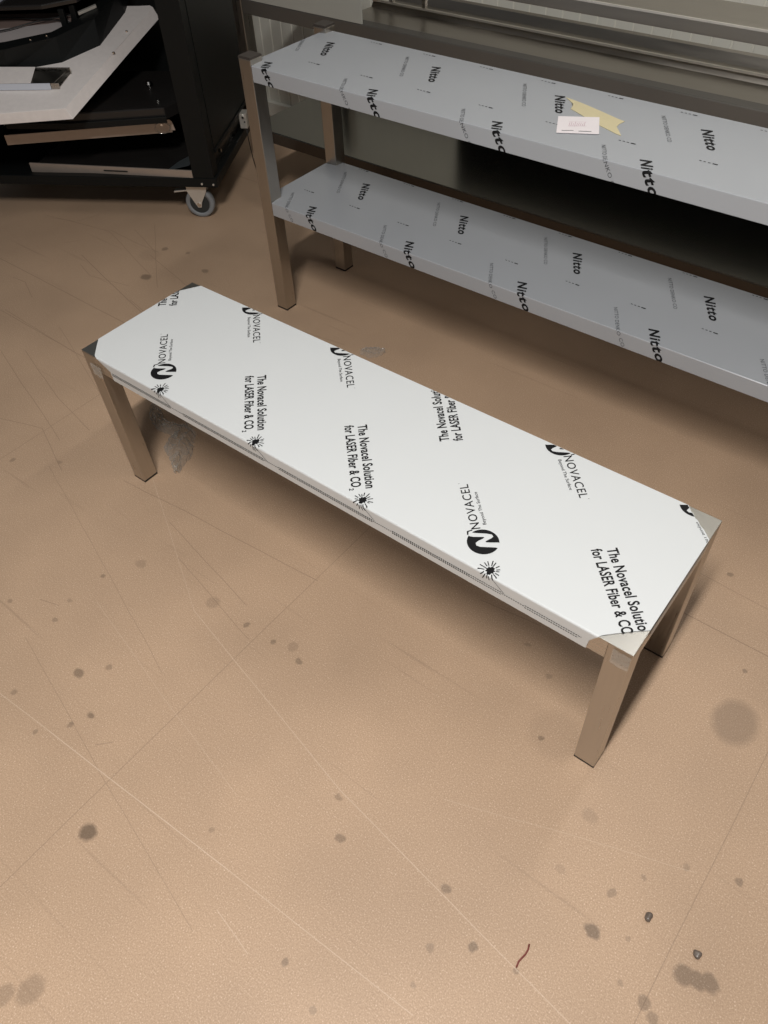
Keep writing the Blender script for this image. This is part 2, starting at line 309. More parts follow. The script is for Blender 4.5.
# ribbed wall cladding: one folded sheet
def ribbed(x0, x1, y, z0, z1, pitch=0.060, groove=0.0045, depth=0.004):
    bm = bmesh.new(); xs = []
    x = x0
    while x < x1:
        xs += [(x, 0), (x + pitch - 2 * groove, 0), (x + pitch - 1.5 * groove, depth), (x + pitch - .5 * groove, depth)]
        x += pitch
    xs.append((x, 0)); lo = [bm.verts.new((a, y + d, z0)) for a, d in xs]; hi = [bm.verts.new((a, y + d, z1)) for a, d in xs]
    for i in range(len(xs) - 1): bm.faces.new((lo[i], lo[i + 1], hi[i + 1], hi[i]))
    bk = [bm.verts.new((xs[0][0], y + .06, z0)), bm.verts.new((xs[-1][0], y + .06, z0)), bm.verts.new((xs[-1][0], y + .06, z1)), bm.verts.new((xs[0][0], y + .06, z1))]
    bm.faces.new(bk); bm.faces.new((lo[0], bk[0], bk[3], hi[0])); bm.faces.new((lo[-1], bk[1], bk[2], hi[-1]))
    bm.faces.new([*hi, bk[2], bk[3]]); bm.faces.new([*lo, bk[1], bk[0]])
    return bm
wall = tag(obj('wall_back', ribbed(-3.6, 3.6, 1.10, 0.0, 3.0), M['wall'], smooth=False, loc=(UX, UY, 0), rotz=TH), kind='structure')
base = tag(obj('baseboard_back', bx(-3.6, 3.6, 1.075, 1.0995, 0.0005, 0.06, bev=.004), M['wall'], loc=(UX, UY, 0), rotz=TH), kind='structure')

# ================================================================== BENCH
L_, W_, H_ = 1.2817, 0.3224, 0.3836; S_ = 0.0397
bench = thing('low_steel_bench', 'low stainless steel bench with printed white protective film on its long top', 'bench')
def leg_bm(x, y, s, z1, dx, dy, foot=.004):
    bm = bx(x, x + s, y, y + s, foot, z1, bev=.0018)
    for v in bm.verts:
        k = 1 - v.co.z / z1; v.co.x += dx * k; v.co.y += dy * k
    return bm
for x, y, dx, dy in ((0, 0, .0098, .0064), (L_ - S_, 0, -.0012, .0064), (0, W_ - S_, .0098, .0093), (L_ - S_, W_ - S_, -.0012, .0093)):
    lg = obj('leg', leg_bm(x, y, S_, H_ - .0018, dx, dy), M['steel_leg'], bench)
    ft = obj('foot_cap', bx(x + dx - .0002, x + dx + S_ + .0002, y + dy - .0002, y + dy + S_ + .0002, 0, .0060, bev=.0008), M['rubber'], lg)
zr = H_ - .0415
bm = bmesh.new()
obj('front_rail', bx(S_, L_ - S_, .0004, S_ - .004, zr, H_ - .0018, bev=.0015), M['steel'], bench)
obj('rear_rail', bx(S_, L_ - S_, W_ - S_ + .004, W_ - .0004, zr, H_ - .0018, bev=.0015), M['steel'], bench)
for x in (.0004, L_ - S_ + .004): obj('end_rail', bx(x, x + S_ - .0044, S_, W_ - S_, zr, H_ - .0018, bev=.0015), M['steel'], bench)
obj('top_sheet', bx(0, L_, 0, W_, H_ - .0017, H_, bev=.0007), M['steel_corner'], bench)
# protective film with cut corners, folded down over the front rail
film = bmesh.new()
poly2(film, [(.093, -.040), (.091, -.018), (.062, -.004), (.043, .003), (.022, .024), (.0008, .046), (.0008, .274), (.030, W_), (1.2235, W_),
             (1.2330, .3110), (1.2375, .3090), (1.2440, .3010), (1.2500, .2985), (1.2575, .2900), (1.2660, .2850), (L_ - .0006, .2700), (L_ - .0006, .054), (1.258, .034), (1.232, .008), (1.222, -.004), (1.214, -.018), (1.212, -.040)])
bmesh.ops.triangulate(film, faces=film.faces)
fold(film, H_, .0028, 0.0, lift=.0011)
fo = obj('protective_film', film, M['film_white'], bench, smooth=None)
# end flaps of film, torn along the lower edge
flap = bmesh.new(); rnd = random.Random(2); pts = [(L_ + .0011, .056, H_ + .0004)]
lower = []
for i in range(26):
    y = .056 + i * (.272 - .056) / 25; t = i / 25
    lower.append((L_ + .0012, y, H_ - (.026 - .014 * t) + rnd.uniform(-.0025, .0025)))
vs_t = [flap.verts.new((L_ + .0012, y, H_ + .0004)) for _, y, _ in lower]; vs_b = [flap.verts.new(p) for p in lower]
for i in range(25): flap.faces.new((vs_t[i], vs_t[i + 1], vs_b[i + 1], vs_b[i]))
obj('film_end_flap', flap, M['film_white'], bench)
# printing on the film: every logo, slogan and burst is a piece of its own
def finish(b_, name):
    g_ = .0010
    cut(b_, (0, W_ - g_), (0, 1), True); cut(b_, (g_, 0), (-1, 0), True); cut(b_, (L_ - g_, 0), (1, 0), True)
    for a, c in (((.043, .003), (.0008, .046)), ((.0008, .274), (.030, W_)), ((1.2235, .3200), (1.2815, .2660)), ((L_, .054), (1.232, .008))):
        a = Vector(a); c = Vector(c); u = c - a; n = Vector((-u.y, u.x)); mid = (a + c) / 2
        if (Vector((.64, .16)) - mid).dot(n) > 0: n = -n
        if not b_.faces: break
        cut(b_, tuple(a), tuple(n), True)
    fold(b_, H_, .0028, 0.0, lift=.0016, drop=.036)
    return obj(name, b_, M['ink'], fo, smooth=None)
def novacel(c, ang):
    ink = bmesh.new()
    u = Vector((math.cos(R_(ang)), math.sin(R_(ang)))); n = Vector((-u.y, u.x)); c = Vector(c); r = .0265
    T = lambda a, b_: (c.x + u.x * a + n.x * b_, c.y + u.y * a + n.y * b_)
    def arc(a0, a1, k=14): return [(r * math.cos(R_(a0 + (a1 - a0) * i / k)), r * math.sin(R_(a0 + (a1 - a0) * i / k))) for i in range(k + 1)]
    # outlines in the logo frame, x along the text, y up; the N is the white band between
    nl = [(-.0150, -.0165), (-.0125, -.0050), (-.0098, .0068), (-.0060, .0125), (-.0005, .0125), (.0035, .0070), (.0060, .0000), (.0085, -.0040), (.0100, -.0025), (.0112, .0040), (.0128, .0130), (.0150, .0190)]
    nr = [(-.0055, -.0240), (-.0035, -.0120), (-.0020, -.0050), (.0000, -.0040), (.0022, -.0080), (.0050, -.0150), (.0085, -.0190), (.0130, -.0172), (.0165, -.0090), (.0188, .0010), (.0208, .0090), (.0222, .0125)]
    for P in (arc(50, 230) + nl, nr + list(reversed(arc(-104, 30)))): poly2(ink, [T(a, b_) for a, b_ in P])
    poly2(ink, [T(.0185, .0205), T(.0250, .0190), T(.0265, .0120), T(.0285, .0125), T(.0268, .0215), T(.0190, .0228)])
    put_text(ink, 'NOVACEL', T(.0290, .0060), ang, .104, .0155, bold=.006, space=1.12, valign=.5)
    put_text(ink, 'Beyond The Surface', T(.036, -.0105), ang, .076, .0060, bold=.004, valign=.5)
    put_text(ink, "'", T(.136, .011), ang, None, .006, bold=.006)
    finish(ink, 'printed_logo')
def solution(p, ang):
    ink = bmesh.new()
    u = Vector((math.cos(R_(ang)), math.sin(R_(ang)))); n = Vector((-u.y, u.x)); p = Vector(p)
    put_text(ink, 'The Novacel Solution', p, ang, .168, .0175, bold=.024, space=1.05)
    q = p - n * .0250 - u * .002
    put_text(ink, 'for LASER Fiber & CO', q, ang, .164, .0175, bold=.024, space=1.05)
    put_text(ink, '2', q + u * .1660 - n * .009, ang, .0055, .0080, bold=.02)
    finish(ink, 'printed_slogan')
for c in ((.2085, .0510), (.9905, .0525)): novacel(c, 135.5)
for c in ((.1990, .3270), (.4615, .3260), (.9775, .3265), (1.2335, .3280)): novacel(c, -45.5)
for p in ((.3855, .1600), (.6485, .1610), (1.1640, .1625)): solution(p, -45.8)
for p in ((.0185, .2120), (.8005, .2140)): solution(p, 132.5)
def burst(x, y, k):
    ink = bmesh.new(); rr = random.Random(k)
    poly2(ink, [(x + (.0058 + (i % 2) * .0028) * math.cos(i * math.pi / 9), y + (.0058 + (i % 2) * .0028) * math.sin(i * math.pi / 9)) for i in range(18)])
    for i in range(16):
        a = i * math.pi / 8 + rr.uniform(-.08, .08); r0 = rr.uniform(.0080, .0100); r1 = rr.uniform(.0140, .0210)
        quadline(ink, (x + r0 * math.cos(a), y + r0 * math.sin(a)), (x + r1 * math.cos(a), y + r1 * math.sin(a)), .0017)
    quadline(ink, (x + .008, y - .008), (x + .034, y - .0290), .0010)
    finish(ink, 'printed_burst')
for k, (x, y) in enumerate(((.2485, .0075), (.5155, .0080), (.7720, .0095), (1.0320, .0095))): burst(x, y, k)
ink = bmesh.new(); x = .096          # twin dotted rule along the front face
while x < 1.208:
    per = (x - .0165) % .261
    if per < .040: quadline(ink, (x, -.0220), (x + .0026, -.0220), .0016)
    else:
        quadline(ink, (x, -.0200), (x + .0030, -.0200), .0016); quadline(ink, (x, -.0250), (x + .0030, -.0250), .0016)
        if x < 1.0: quadline(ink, (x + .0006, -.0200), (x + .0020, -.0250), .0010)
    x += .0042
tag(finish(ink, 'dotted_rule'), kind='stuff')
# clear tape pads over the front corners
def pad(x0, x1, z0, z1, name='clear_tape'):
    bm = bmesh.new(); nx, nz = 8, 6; rr = random.Random(int(x0 * 1000)); g = []
    for i in range(nx + 1):
        g.append([bm.verts.new((x0 + (x1 - x0) * i / nx + rr.uniform(-.0006, .0006), -.0022 + rr.uniform(-.0009, .0009), z0 + (z1 - z0) * j / nz + rr.uniform(-.0006, .0006))) for j in range(nz + 1)])
    for i in range(nx):
        for j in range(nz): bm.faces.new((g[i][j], g[i + 1][j], g[i + 1][j + 1], g[i][j + 1]))
    return obj(name, bm, M['clear'], bench)
pad(.020, .056, .328, .360); pad(L_ - .030, L_ - .0015, .342, .378)

# ================================================================== FILM-WRAPPED SHELF RACK
U = thing('two_tier_shelf_rack', 'steel two tier shelf rack with both shelves wrapped in blue grey film', 'shelf rack', (UX, UY, 0), TH)
SU = .0408; DU = .3178; HU = .7085; XE = 1.96
for x in (0, XE - SU):
    for y in (0, DU - SU):
        lg = obj('leg', bx(x, x + SU, y, y + SU, .004, HU, bev=.002), M['steel_leg'], U)
        obj('foot_cap', bx(x - .0002, x + SU + .0002, y - .0002, y + SU + .0002, 0, .0060, bev=.0008), M['rubber'], lg)
        cp = bmesh.new(); box(cp, x - .0008, x + SU + .0008, y - .0008, y + SU + .0008, HU, HU + .0022)
        box(cp, x, x + SU, y, y + SU, HU + .002, HU + .0055, bev=.0018)
        obj('end_cap', cp, M['cap'], lg)
def shelf(z0, z1, xl, nito, small, dashes, label):
    e = .0006; yb = .305
    P = [(SU + e, 0), (XE - SU - e, 0), (XE - SU - e, SU + e), (XE - xl, SU + e), (XE - xl, DU - SU - e), (XE - SU - e, DU - SU - e), (XE - SU - e, yb), (SU + e, yb), (SU + e, DU - SU - e), (xl, DU - SU - e), (xl, SU + e), (SU + e, SU + e)]
    s = obj('shelf', prism(bmesh.new(), P, z0, z1, bev=.0022, seg=3), M['film_blue'], U)
    def fin(b_, nm, m):
        cut(b_, (xl + .002, 0), (-1, 0), True); cut(b_, (XE - xl - .002, 0), (1, 0), True); cut(b_, (0, yb - .002), (0, 1), True)
        if not b_.faces: b_.free(); return
        fold(b_, z1, .0022, 0.0, lift=.0005, drop=z1 - z0 - .001); obj(nm, b_, M[m], s, smooth=None)
    for x, y in nito:
        k = bmesh.new(); put_text(k, 'Nitto', (x, y), -59.5, .0985, .0210, bold=.034, shear=.22, space=1.16); fin(k, 'printed_word', 'ink')
    for x, y in dashes:
        k = bmesh.new()
        for i, (a, b_) in enumerate(((0, .0045), (.0085, .013), (.017, .022), (.026, .036))): quadline(k, (x + a, y), (x + b_, y), .0022 if i < 3 else .0034)
        fin(k, 'printed_dashes', 'ink')
    for x, y in small:
        k = bmesh.new(); put_text(k, 'NITTO DENKO CO', (x, y), -59.5, .128, .0085, bold=.004, space=1.1); fin(k, 'small_printed_word', 'ink_grey')
    return s
PT = .3335
shelf(.6596, .6968, .020,
      [(.100 + PT * i, .234) for i in range(6)] + [(.0615 + PT * i, .0435) for i in range(6)],
      [(.334 + PT * i - PT, .250) for i in range(6)] + [(.2985 + PT * i - PT * 0, .0580) for i in range(5)],
      [(.147 + .1665 * i, .0945) for i in range(11)] + [(.187 + .1670 * i, .2875) for i in range(11)], 'upper')
shelf(.3116, .3485, .001,
      [(.190 + .3365 * i, .238) for i in range(6)] + [(.1545 + PT * i, .0500) for i in range(6)],
      [(.0936 + .334 * i, .258) for i in range(6)] + [(.0521 + .3325 * i, .0775) for i in range(6)],
      [(.0655 + .1675 * i, .1100) for i in range(11)] + [(.111 + .1665 * i, .2975) for i in range(11)], 'lower')
# label and masking tape on the upper shelf
def on_unit(x, y): 
    c, s = math.cos(TH), math.sin(TH); return (UX + c * x - s * y, UY + s * x + c * y)
ZT = .6968
bm = bmesh.new(); n = 14; A = [(.7883, .2265), (.8005, .2335), (.9445, .1810)]
top = [(.7895, .2300), (.9455, .1812)]; bot = [(.8330, .1740), (.9720, .1120)]
up = [(.789, .2290), (.830, .2190), (.880, .2030), (.9445, .1805)]; lo = [(.826, .1790), (.860, .1620), (.915, .1360), (.9705, .1135)]
def lerp_chain(ch, t):
    t *= len(ch) - 1; i = min(int(t), len(ch) - 2); f = t - i; return (ch[i][0] + (ch[i + 1][0] - ch[i][0]) * f, ch[i][1] + (ch[i + 1][1] - ch[i][1]) * f)
rr = random.Random(7); rows = []
for i in range(15):
    t = i / 14; a = lerp_chain(up, t); b_ = lerp_chain(lo, t); row = []
    for j in range(5):
        f = j / 4; x = a[0] + (b_[0] - a[0]) * f; y = a[1] + (b_[1] - a[1]) * f
        if i == 0: x += (-.005, .003, .008, .004, -.002)[j]
        if i == 14: x += (.004, -.006, -.010, -.002, .004)[j]
        row.append((x, y))
    rows.append(row)
vt_ = [[bm.verts.new((*on_unit(x, y), ZT + .0012)) for x, y in r] for r in rows]
vb_ = [[bm.verts.new((*on_unit(x, y), ZT + .0004)) for x, y in r] for r in rows]
for i in range(14):
    for j in range(4):
        bm.faces.new((vt_[i][j], vt_[i + 1][j], vt_[i + 1][j + 1], vt_[i][j + 1])); bm.faces.new((vb_[i][j], vb_[i][j + 1], vb_[i + 1][j + 1], vb_[i + 1][j]))
for i in range(14):
    for j in (0, 4): bm.faces.new((vt_[i][j], vt_[i + 1][j], vb_[i + 1][j], vb_[i][j]))
for j in range(4):
    for i in (0, 14): bm.faces.new((vt_[i][j], vt_[i][j + 1], vb_[i][j + 1], vb_[i][j]))
tag(obj('masking_tape', bm, M['tape']), 'torn strip of cream masking tape stuck on the upper blue grey shelf', 'tape')
lab = bmesh.new(); q = [(.8605, .0555), (.9351, .0954), (.8965, .1700), (.8225, .1295)]
prism(lab, [on_unit(*a) for a in q], ZT + .0014, ZT + .0020)
lab_o = tag(obj('paper_label', lab, M['paper']), 'small white paper label with faded print beside the masking tape', 'label')
pk = bmesh.new()
def on_label(a, b_):   # a, b in 0..1 along the long / short side
    x = q[0][0] + (q[1][0] - q[0][0]) * a + (q[3][0] - q[0][0]) * b_; y = q[0][1] + (q[1][1] - q[0][1]) * a + (q[3][1] - q[0][1]) * b_; return on_unit(x, y)
rr = random.Random(3)
for i in range(9): quadline(pk, on_label(.28 + i * .045, .42 + rr.uniform(-.03, .03)), on_label(.30 + i * .045, .62 + rr.uniform(-.05, .05)), .0012)
quadline(pk, on_label(.27, .40), on_label(.70, .44), .0009); quadline(pk, on_label(.27, .66), on_label(.70, .68), .0008)
for v in pk.verts: v.co.z = ZT + .0023
obj('faded_print', pk, M['pink_ink'], lab_o, smooth=None)
pk = bmesh.new()
quadline(pk, on_label(.12, .13), on_label(.40, .15), .0022); quadline(pk, on_label(.52, .12), on_label(.82, .12), .0026)
for v in pk.verts: v.co.z = ZT + .0023
obj('fine_print', pk, M['ink_grey'], lab_o, smooth=None)

# ================================================================== STEEL WORKBENCH BEHIND
T = thing('steel_workbench', 'bare brushed steel workbench with raised overshelf standing behind the shelf rack', 'workbench', (UX, UY, 0), TH)
TX0, TX1 = -.490, 2.02; s = .040
for x in (TX0, TX1 - s):
    for y, h in ((.44, .86), (.90, .545)):
        lg = obj('leg', bx(x, x + s, y, y + s, .004, h, bev=.002), M['steel_leg'], T)
        obj('foot_cap', bx(x + .001, x + s - .001, y + .001, y + s - .001, 0, .0045), M['rubber'], lg)
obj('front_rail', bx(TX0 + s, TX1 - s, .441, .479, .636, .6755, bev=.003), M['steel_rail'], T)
obj('rear_rail', bx(.10, TX1 - s, .905, .935, .545, .580, bev=.003), M['steel_dull'], T)
obj('back_panel', bx(.02, TX1 - s, .936, .940, .296, .616), M['black'], T)  # added black panel, out of sight; its reflection darkens the lower shelf
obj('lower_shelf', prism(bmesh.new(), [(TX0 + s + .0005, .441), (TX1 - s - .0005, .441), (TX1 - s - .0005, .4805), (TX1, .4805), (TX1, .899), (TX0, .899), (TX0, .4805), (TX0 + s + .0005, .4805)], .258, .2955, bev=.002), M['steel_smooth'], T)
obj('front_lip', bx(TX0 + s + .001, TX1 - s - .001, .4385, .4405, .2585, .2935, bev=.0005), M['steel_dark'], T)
# recessed worktop: trough behind the front rail, rolled lip, second level
wt = bmesh.new(); prof = [(.479, .672), (.486, .660), (.640, .655), (.6465, .664), (.652, .668), (.6575, .664), (.662, .650), (.750, .648), (.768, .668), (.776, .672)]
lo_ = [wt.verts.new((-.10, y, z)) for y, z in prof]; hi_ = [wt.verts.new((TX1 - s, y, z)) for y, z in prof]
lo2 = [wt.verts.new((-.10, y, z - .003)) for y, z in prof]; hi2 = [wt.verts.new((TX1 - s, y, z - .003)) for y, z in prof]
for i in range(len(prof) - 1):
    wt.faces.new((lo_[i], hi_[i], hi_[i + 1], lo_[i + 1])); wt.faces.new((lo2[i], lo2[i + 1], hi2[i + 1], hi2[i]))
    wt.faces.new((lo_[i], lo_[i + 1], lo2[i + 1], lo2[i])); wt.faces.new((hi_[i], hi2[i], hi2[i + 1], hi_[i + 1]))
wt.faces.new((lo_[0], lo2[0], hi2[0], hi_[0])); wt.faces.new((lo_[-1], hi_[-1], hi2[-1], lo2[-1]))
obj('recessed_worktop', wt, M['steel_dull'], T)
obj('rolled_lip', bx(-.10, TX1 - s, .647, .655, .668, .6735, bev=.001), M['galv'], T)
obj('edge_highlight', bx(TX0 + s, TX1, .5150, .5195, .7960, .8008, bev=.0005), M['galv'], T)  # bright strip stands in for the bevel highlight on the overshelf edge
obj('front_panel', bx(TX0 + s, .030, .4405, .4450, .676, .860, bev=.0008), M['film_panel'], T)
obj('overshelf', bx(TX0 + s, TX1, .517, .670, .770, .800, bev=.0025), M['steel_dull'], T)
for x in (-.100, -.045, .075, 1.2, TX1 - .05):
    obj('upright', bx(x, x + .012, .656, .668, .655, .772, bev=.001), M['steel'], T)
obj('end_panel', bx(TX0 + s, TX0 + s + .003, .48, .670, .676, .800), M['steel_dull'], T)

# ================================================================== BLACK EQUIPMENT CABINET
MA = R_(31.1); PX, PY = -.752, 1.059
K = thing('equipment_cabinet', 'black open equipment cabinet on casters with pulled out trays', 'cabinet', (PX, PY, 0), MA)
CW, CD, CH = 1.06, .56, .95
bf = bmesh.new(); box(bf, -CW, 0, 0, .030, .125, .157, bev=.002); box(bf, -.030, 0, .0301, CD, .125, .157, bev=.002); box(bf, -CW, -CW + .03, .0301, CD, .125, .157, bev=.002); box(bf, -CW + .03, -.03, CD - .03, CD, .125, .157)
box(bf, -CW + .03, -.03, .030, CD - .03, .127, .132)
bfo = obj('base_frame', bf, M['black'], K)
for p in ((-.055, .138), (-.014, .136)): obj('bolt', cyl(bmesh.new(), (p[0], .001, p[1]), (p[0], -.003, p[1]), .0035, n=10), M['galv'], bfo)
obj('corner_post', bx(-.083, -.008, .002, .055, .157, CH, bev=.0015), M['black'], K)
obj('corner_post', bx(-CW + .002, -CW + .077, .002, .055, .157, CH, bev=.0015), M['black'], K)
obj('corner_post', bx(-.06, -.008, CD - .052, CD - .002, .157, CH, bev=.0015), M['black'], K)
obj('corner_post', bx(-CW + .002, -CW + .06, CD - .052, CD - .002, .157, CH, bev=.0015), M['black'], K)
sp = bmesh.new(); box(sp, -.018, -.006, .057, CD - .054, .235, CH, bev=.001); box(sp, -.018, -.002, .057, CD - .054, .222, .234, bev=.001)
spo = obj('side_panel', sp, M['black'], K)
obj('lower_side_panel', bx(-.030, -.024, .057, CD - .054, .157, .234), M['black_gloss'], K)
obj('bolt', cyl(bmesh.new(), (-.012, .115, .205), (-.003, .115, .205), .006, n=12), M['chrome'], spo)
obj('side_panel', bx(-CW + .006, -CW + .018, .057, CD - .054, .157, CH, bev=.001), M['black'], K)
obj('back_panel', bx(-CW + .06, -.06, CD - .020, CD - .010, .157, CH), M['black'], K)
obj('top_panel', bx(-CW, 0, 0, CD, CH, CH + .02, bev=.002), M['black'], K)
# lower tray
def rot_tray(name, lip, z0, z1, back, mat_lip, mat_in, th=.006):
    """lip = ((xr, yr), (xl, yl)) front edge; tray body runs back"""
    (xr, yr), (xl, yl) = lip; u = Vector((xl - xr, yl - yr)).normalized(); n = Vector((u.y, -u.x)); n = n if n.y > 0 else -n
    f = lambda x, y, d: (x + n.x * d, y + n.y * d)
    body = obj(name, prism(bmesh.new(), [f(xr, yr, th), f(xl, yl, th), f(xl, yl, back), f(xr, yr, back)], z0 + .004, z0 + .010), mat_in, K)
    obj('front_lip', prism(bmesh.new(), [(xr, yr), (xl, yl), f(xl, yl, th - .0003), f(xr, yr, th - .0003)], z0, z1, bev=.0008), mat_lip, body)
    return body, n, u
b1, n1, u1 = rot_tray('lower_tray', ((-.0845, .003), (-.700, .045)), .150, .182, .36, M['beige_edge'], M['black_gloss'])
sl = bmesh.new(); prism(sl, [(-.325, .0172), (-.415, .0232), (-.415, .026), (-.325, .020)], .167, .171)
obj('slot', sl, M['rubber'], b1)
fl = bmesh.new(); prism(fl, [(-.10, .035), (-.19, .040), (-.16, .10), (-.11, .14)], .1612, .1622, zf=lambda x, y: max(0, (x + .2)) * .25)
obj('folded_film', fl, M['dark_film'], b1)
# second tray, swung outwards
b2, n2, u2 = rot_tray('middle_tray', ((-.170, .125), (-.728, .003)), .262, .295, .26, M['beige_edge'], M['black'])
br = bmesh.new()
def TR(t, d, z):  # along lip from right end, forward offset, height
    e_r = Vector((-.170, .125)); p = e_r + u2 * t - n2 * d; return (p.x, p.y, z)
vs = [TR(-.012, .003, .270), TR(.050, .003, .268), TR(.052, .003, .292), TR(.036, .003, .306), TR(.002, .003, .306), TR(-.006, .003, .300)]
f0 = [br.verts.new(v) for v in vs]; f1 = [br.verts.new((v[0] - n2.x * .002, v[1] - n2.y * .002, v[2])) for v in vs]
br.faces.new(f0); br.faces.new(list(reversed(f1)))
for i in range(6): br.faces.new((f0[i], f0[(i + 1) % 6], f1[(i + 1) % 6], f1[i]))
obj('latch_plate', br, M['beige_edge'], b2)
ring = [TR(.030 + .026 * math.cos(a), .008, .281 + .018 * math.sin(a)) for a in [i * 2 * math.pi / 24 for i in range(24)]]
obj('pull_ring', tube(bmesh.new(), ring, .0011, 8, True), M['chrome'], b2, smooth=True)
kb = bmesh.new(); cyl(kb, TR(.030, .004, .293), TR(.030, .012, .293), .004, n=10); obj('bolt', kb, M['chrome'], b2)
# glossy black drawer above it
nb = Vector((-.054, .279)).normalized() if False else None
dr = bmesh.new(); DP = [(-.155, .062), (-.470, .002), (-.700, .002), (-.700, .40), (-.095, .40), (-.110, .150)]
prism(dr, DP, .330, .368, bev=.004); dro = obj('black_drawer', dr, M['black_gloss'], K)
ed = bmesh.new(); prism(ed, [(-.150, .052), (-.470, -.010), (-.700, -.010), (-.700, .0015), (-.470, .0015), (-.156, .0610)], .322, .342, bev=.002); obj('drawer_edge', ed, M['black'], dro)
kn = bmesh.new(); cyl(kn, (-.265, .245, .368), (-.265, .245, .378), .004, n=12); cyl(kn, (-.265, .245, .378), (-.265, .245, .386), .013, .009, n=14); obj('knob', kn, M['chrome'], dro)
kn = bmesh.new(); cyl(kn, (-.190, .112, .368), (-.190, .112, .374), .0065, n=12); obj('bolt', kn, M['chrome'], dro)
# white tilted board
ZB = lambda x, y: .29 * 0 + .28 * (y + .12)
wb = bmesh.new()
prism(wb, [(-.408, -.1150), (-.80, -.163), (-.80, .40), (-.30, .40), (-.262, .404), (-.246, .392), (-.307, .206)], .396, .4285, bev=.002, zf=ZB)
for v in wb.verts:
    if v.co.z < .41 + ZB(v.co.x, v.co.y) and v.co.x > -.45 and v.co.y < .402: v.co.x += .014
wbo = obj('white_board', wb, M['board_white'], K)
for (x, y) in ((-.322, .150), (-.306, .260)): obj('screw', cyl(bmesh.new(), (x, y, .429 + ZB(x, y)), (x, y, .4325 + ZB(x, y)), .005, n=10), M['chrome'], wbo)
# black faceted tray on the board, hollow with thick rim
ft = bmesh.new()
outer = [(-.80, .050), (-.66, .056), (-.488, .105), (-.380, .191), (-.340, .365), (-.345, .44), (-.80, .44)]
rim_o = [(-.80, .020), (-.645, .051), (-.487, .115), (-.383, .208), (-.345, .340), (-.350, .44), (-.80, .44)]
rim_i = [(-.80, .060), (-.655, .091), (-.510, .140), (-.425, .225), (-.385, .340), (-.385, .415), (-.80, .415)]
def ring_v(P, z): return [ft.verts.new((x, y, z + ZB(x, y))) for x, y in P]
a0 = ring_v(outer, .4285); a1 = ring_v(rim_o, .4985); a2 = ring_v(rim_i, .4985); a3 = ring_v([(x, y) for x, y in rim_i], .462)
nn = len(outer)
for A_, B_ in ((a0, a1), (a1, a2), (a2, a3)):
    for i in range(nn): ft.faces.new((A_[i], A_[(i + 1) % nn], B_[(i + 1) % nn], B_[i]))
ft.faces.new(a0); ft.faces.new(a3)
fto = obj('faceted_tray', ft, M['black'], K)
ib = bmesh.new(); prism(ib, [(-.79, .070), (-.655, .100), (-.515, .150), (-.470, .200), (-.50, .290), (-.79, .285)], .4625, .470, zf=ZB); obj('inner_board', ib, M['brown_board'], fto)
ib = bmesh.new(); prism(ib, [(-.79, .080), (-.650, .110), (-.520, .160), (-.475, .205), (-.490, .245), (-.560, .225), (-.655, .210), (-.79, .190)], .4705, .474, zf=ZB); obj('grey_strip', ib, M['grey_strip'], fto)
cb = bmesh.new()
for (ya, yb_, amp) in ((.225, .255, .010), (.180, .225, -.018)):
    pts = []
    for i in range(13):
        t = i / 12; x = -.79 + .33 * t; y = ya + (yb_ - ya) * t + amp * math.sin(t * 7); pts.append((x, y, .483 + ZB(x, y)))
    tube(cb, pts, .0022, 7)
obj('cable', cb, M['cable'], fto, smooth=True)
for (x, y) in ((-.570, .100), (-.520, .120)): obj('screw', cyl(bmesh.new(), (x, y, .498 + ZB(x, y)), (x, y, .5015 + ZB(x, y)), .0035, n=10), M['chrome'], fto)
up_ = bmesh.new(); prism(up_, [(-.80, .172), (-.54, .182), (-.431, .216), (-.36, .30), (-.35, .43), (-.80, .43)], .540, .553, bev=.004, zf=ZB); upo = obj('hinged_cover', up_, M['black_gloss'], fto)
for p in ((-.500, .200), (-.470, .222)): obj('hinge', bx(p[0], p[0] + .02, p[1], p[1] + .014, .478 + ZB(*p), .53 + ZB(*p), bev=.003), M['black'], fto)
gs = bmesh.new(); prism(gs, [(-.440, .222), (-.390, .262), (-.395, .270), (-.445, .230)], .500, .507, bev=.0008, zf=ZB); obj('gas_strut', gs, M['galv'], fto)
gp = bmesh.new(); prism(gp, [(-.80, .180), (-.695, .180), (-.655, .25), (-.80, .25)], .5535, .557, zf=ZB); obj('grey_sheet', gp, M['blueish'], fto)
# side bracket with its cord
bk = bmesh.new(); box(bk, -.0055, .022, .385, .430, .172, .225, bev=.002); bko = obj('side_bracket', bk, M['galv'], K)
obj('bolt', cyl(bmesh.new(), (.010, .386, .214), (.010, .380, .214), .005, n=10), M['chrome'], bko)
obj('hole', cyl(bmesh.new(), (.014, .3855, .196), (.014, .3842, .196), .003, n=10), M['rubber'], bko)
obj('cord', tube(bmesh.new(), [(.012, .40, .172), (.013, .402, .12), (.018, .405, .05), (.022, .41, .012), (.04, .43, .006)], .0018, 7), M['cable'], bko, smooth=True)
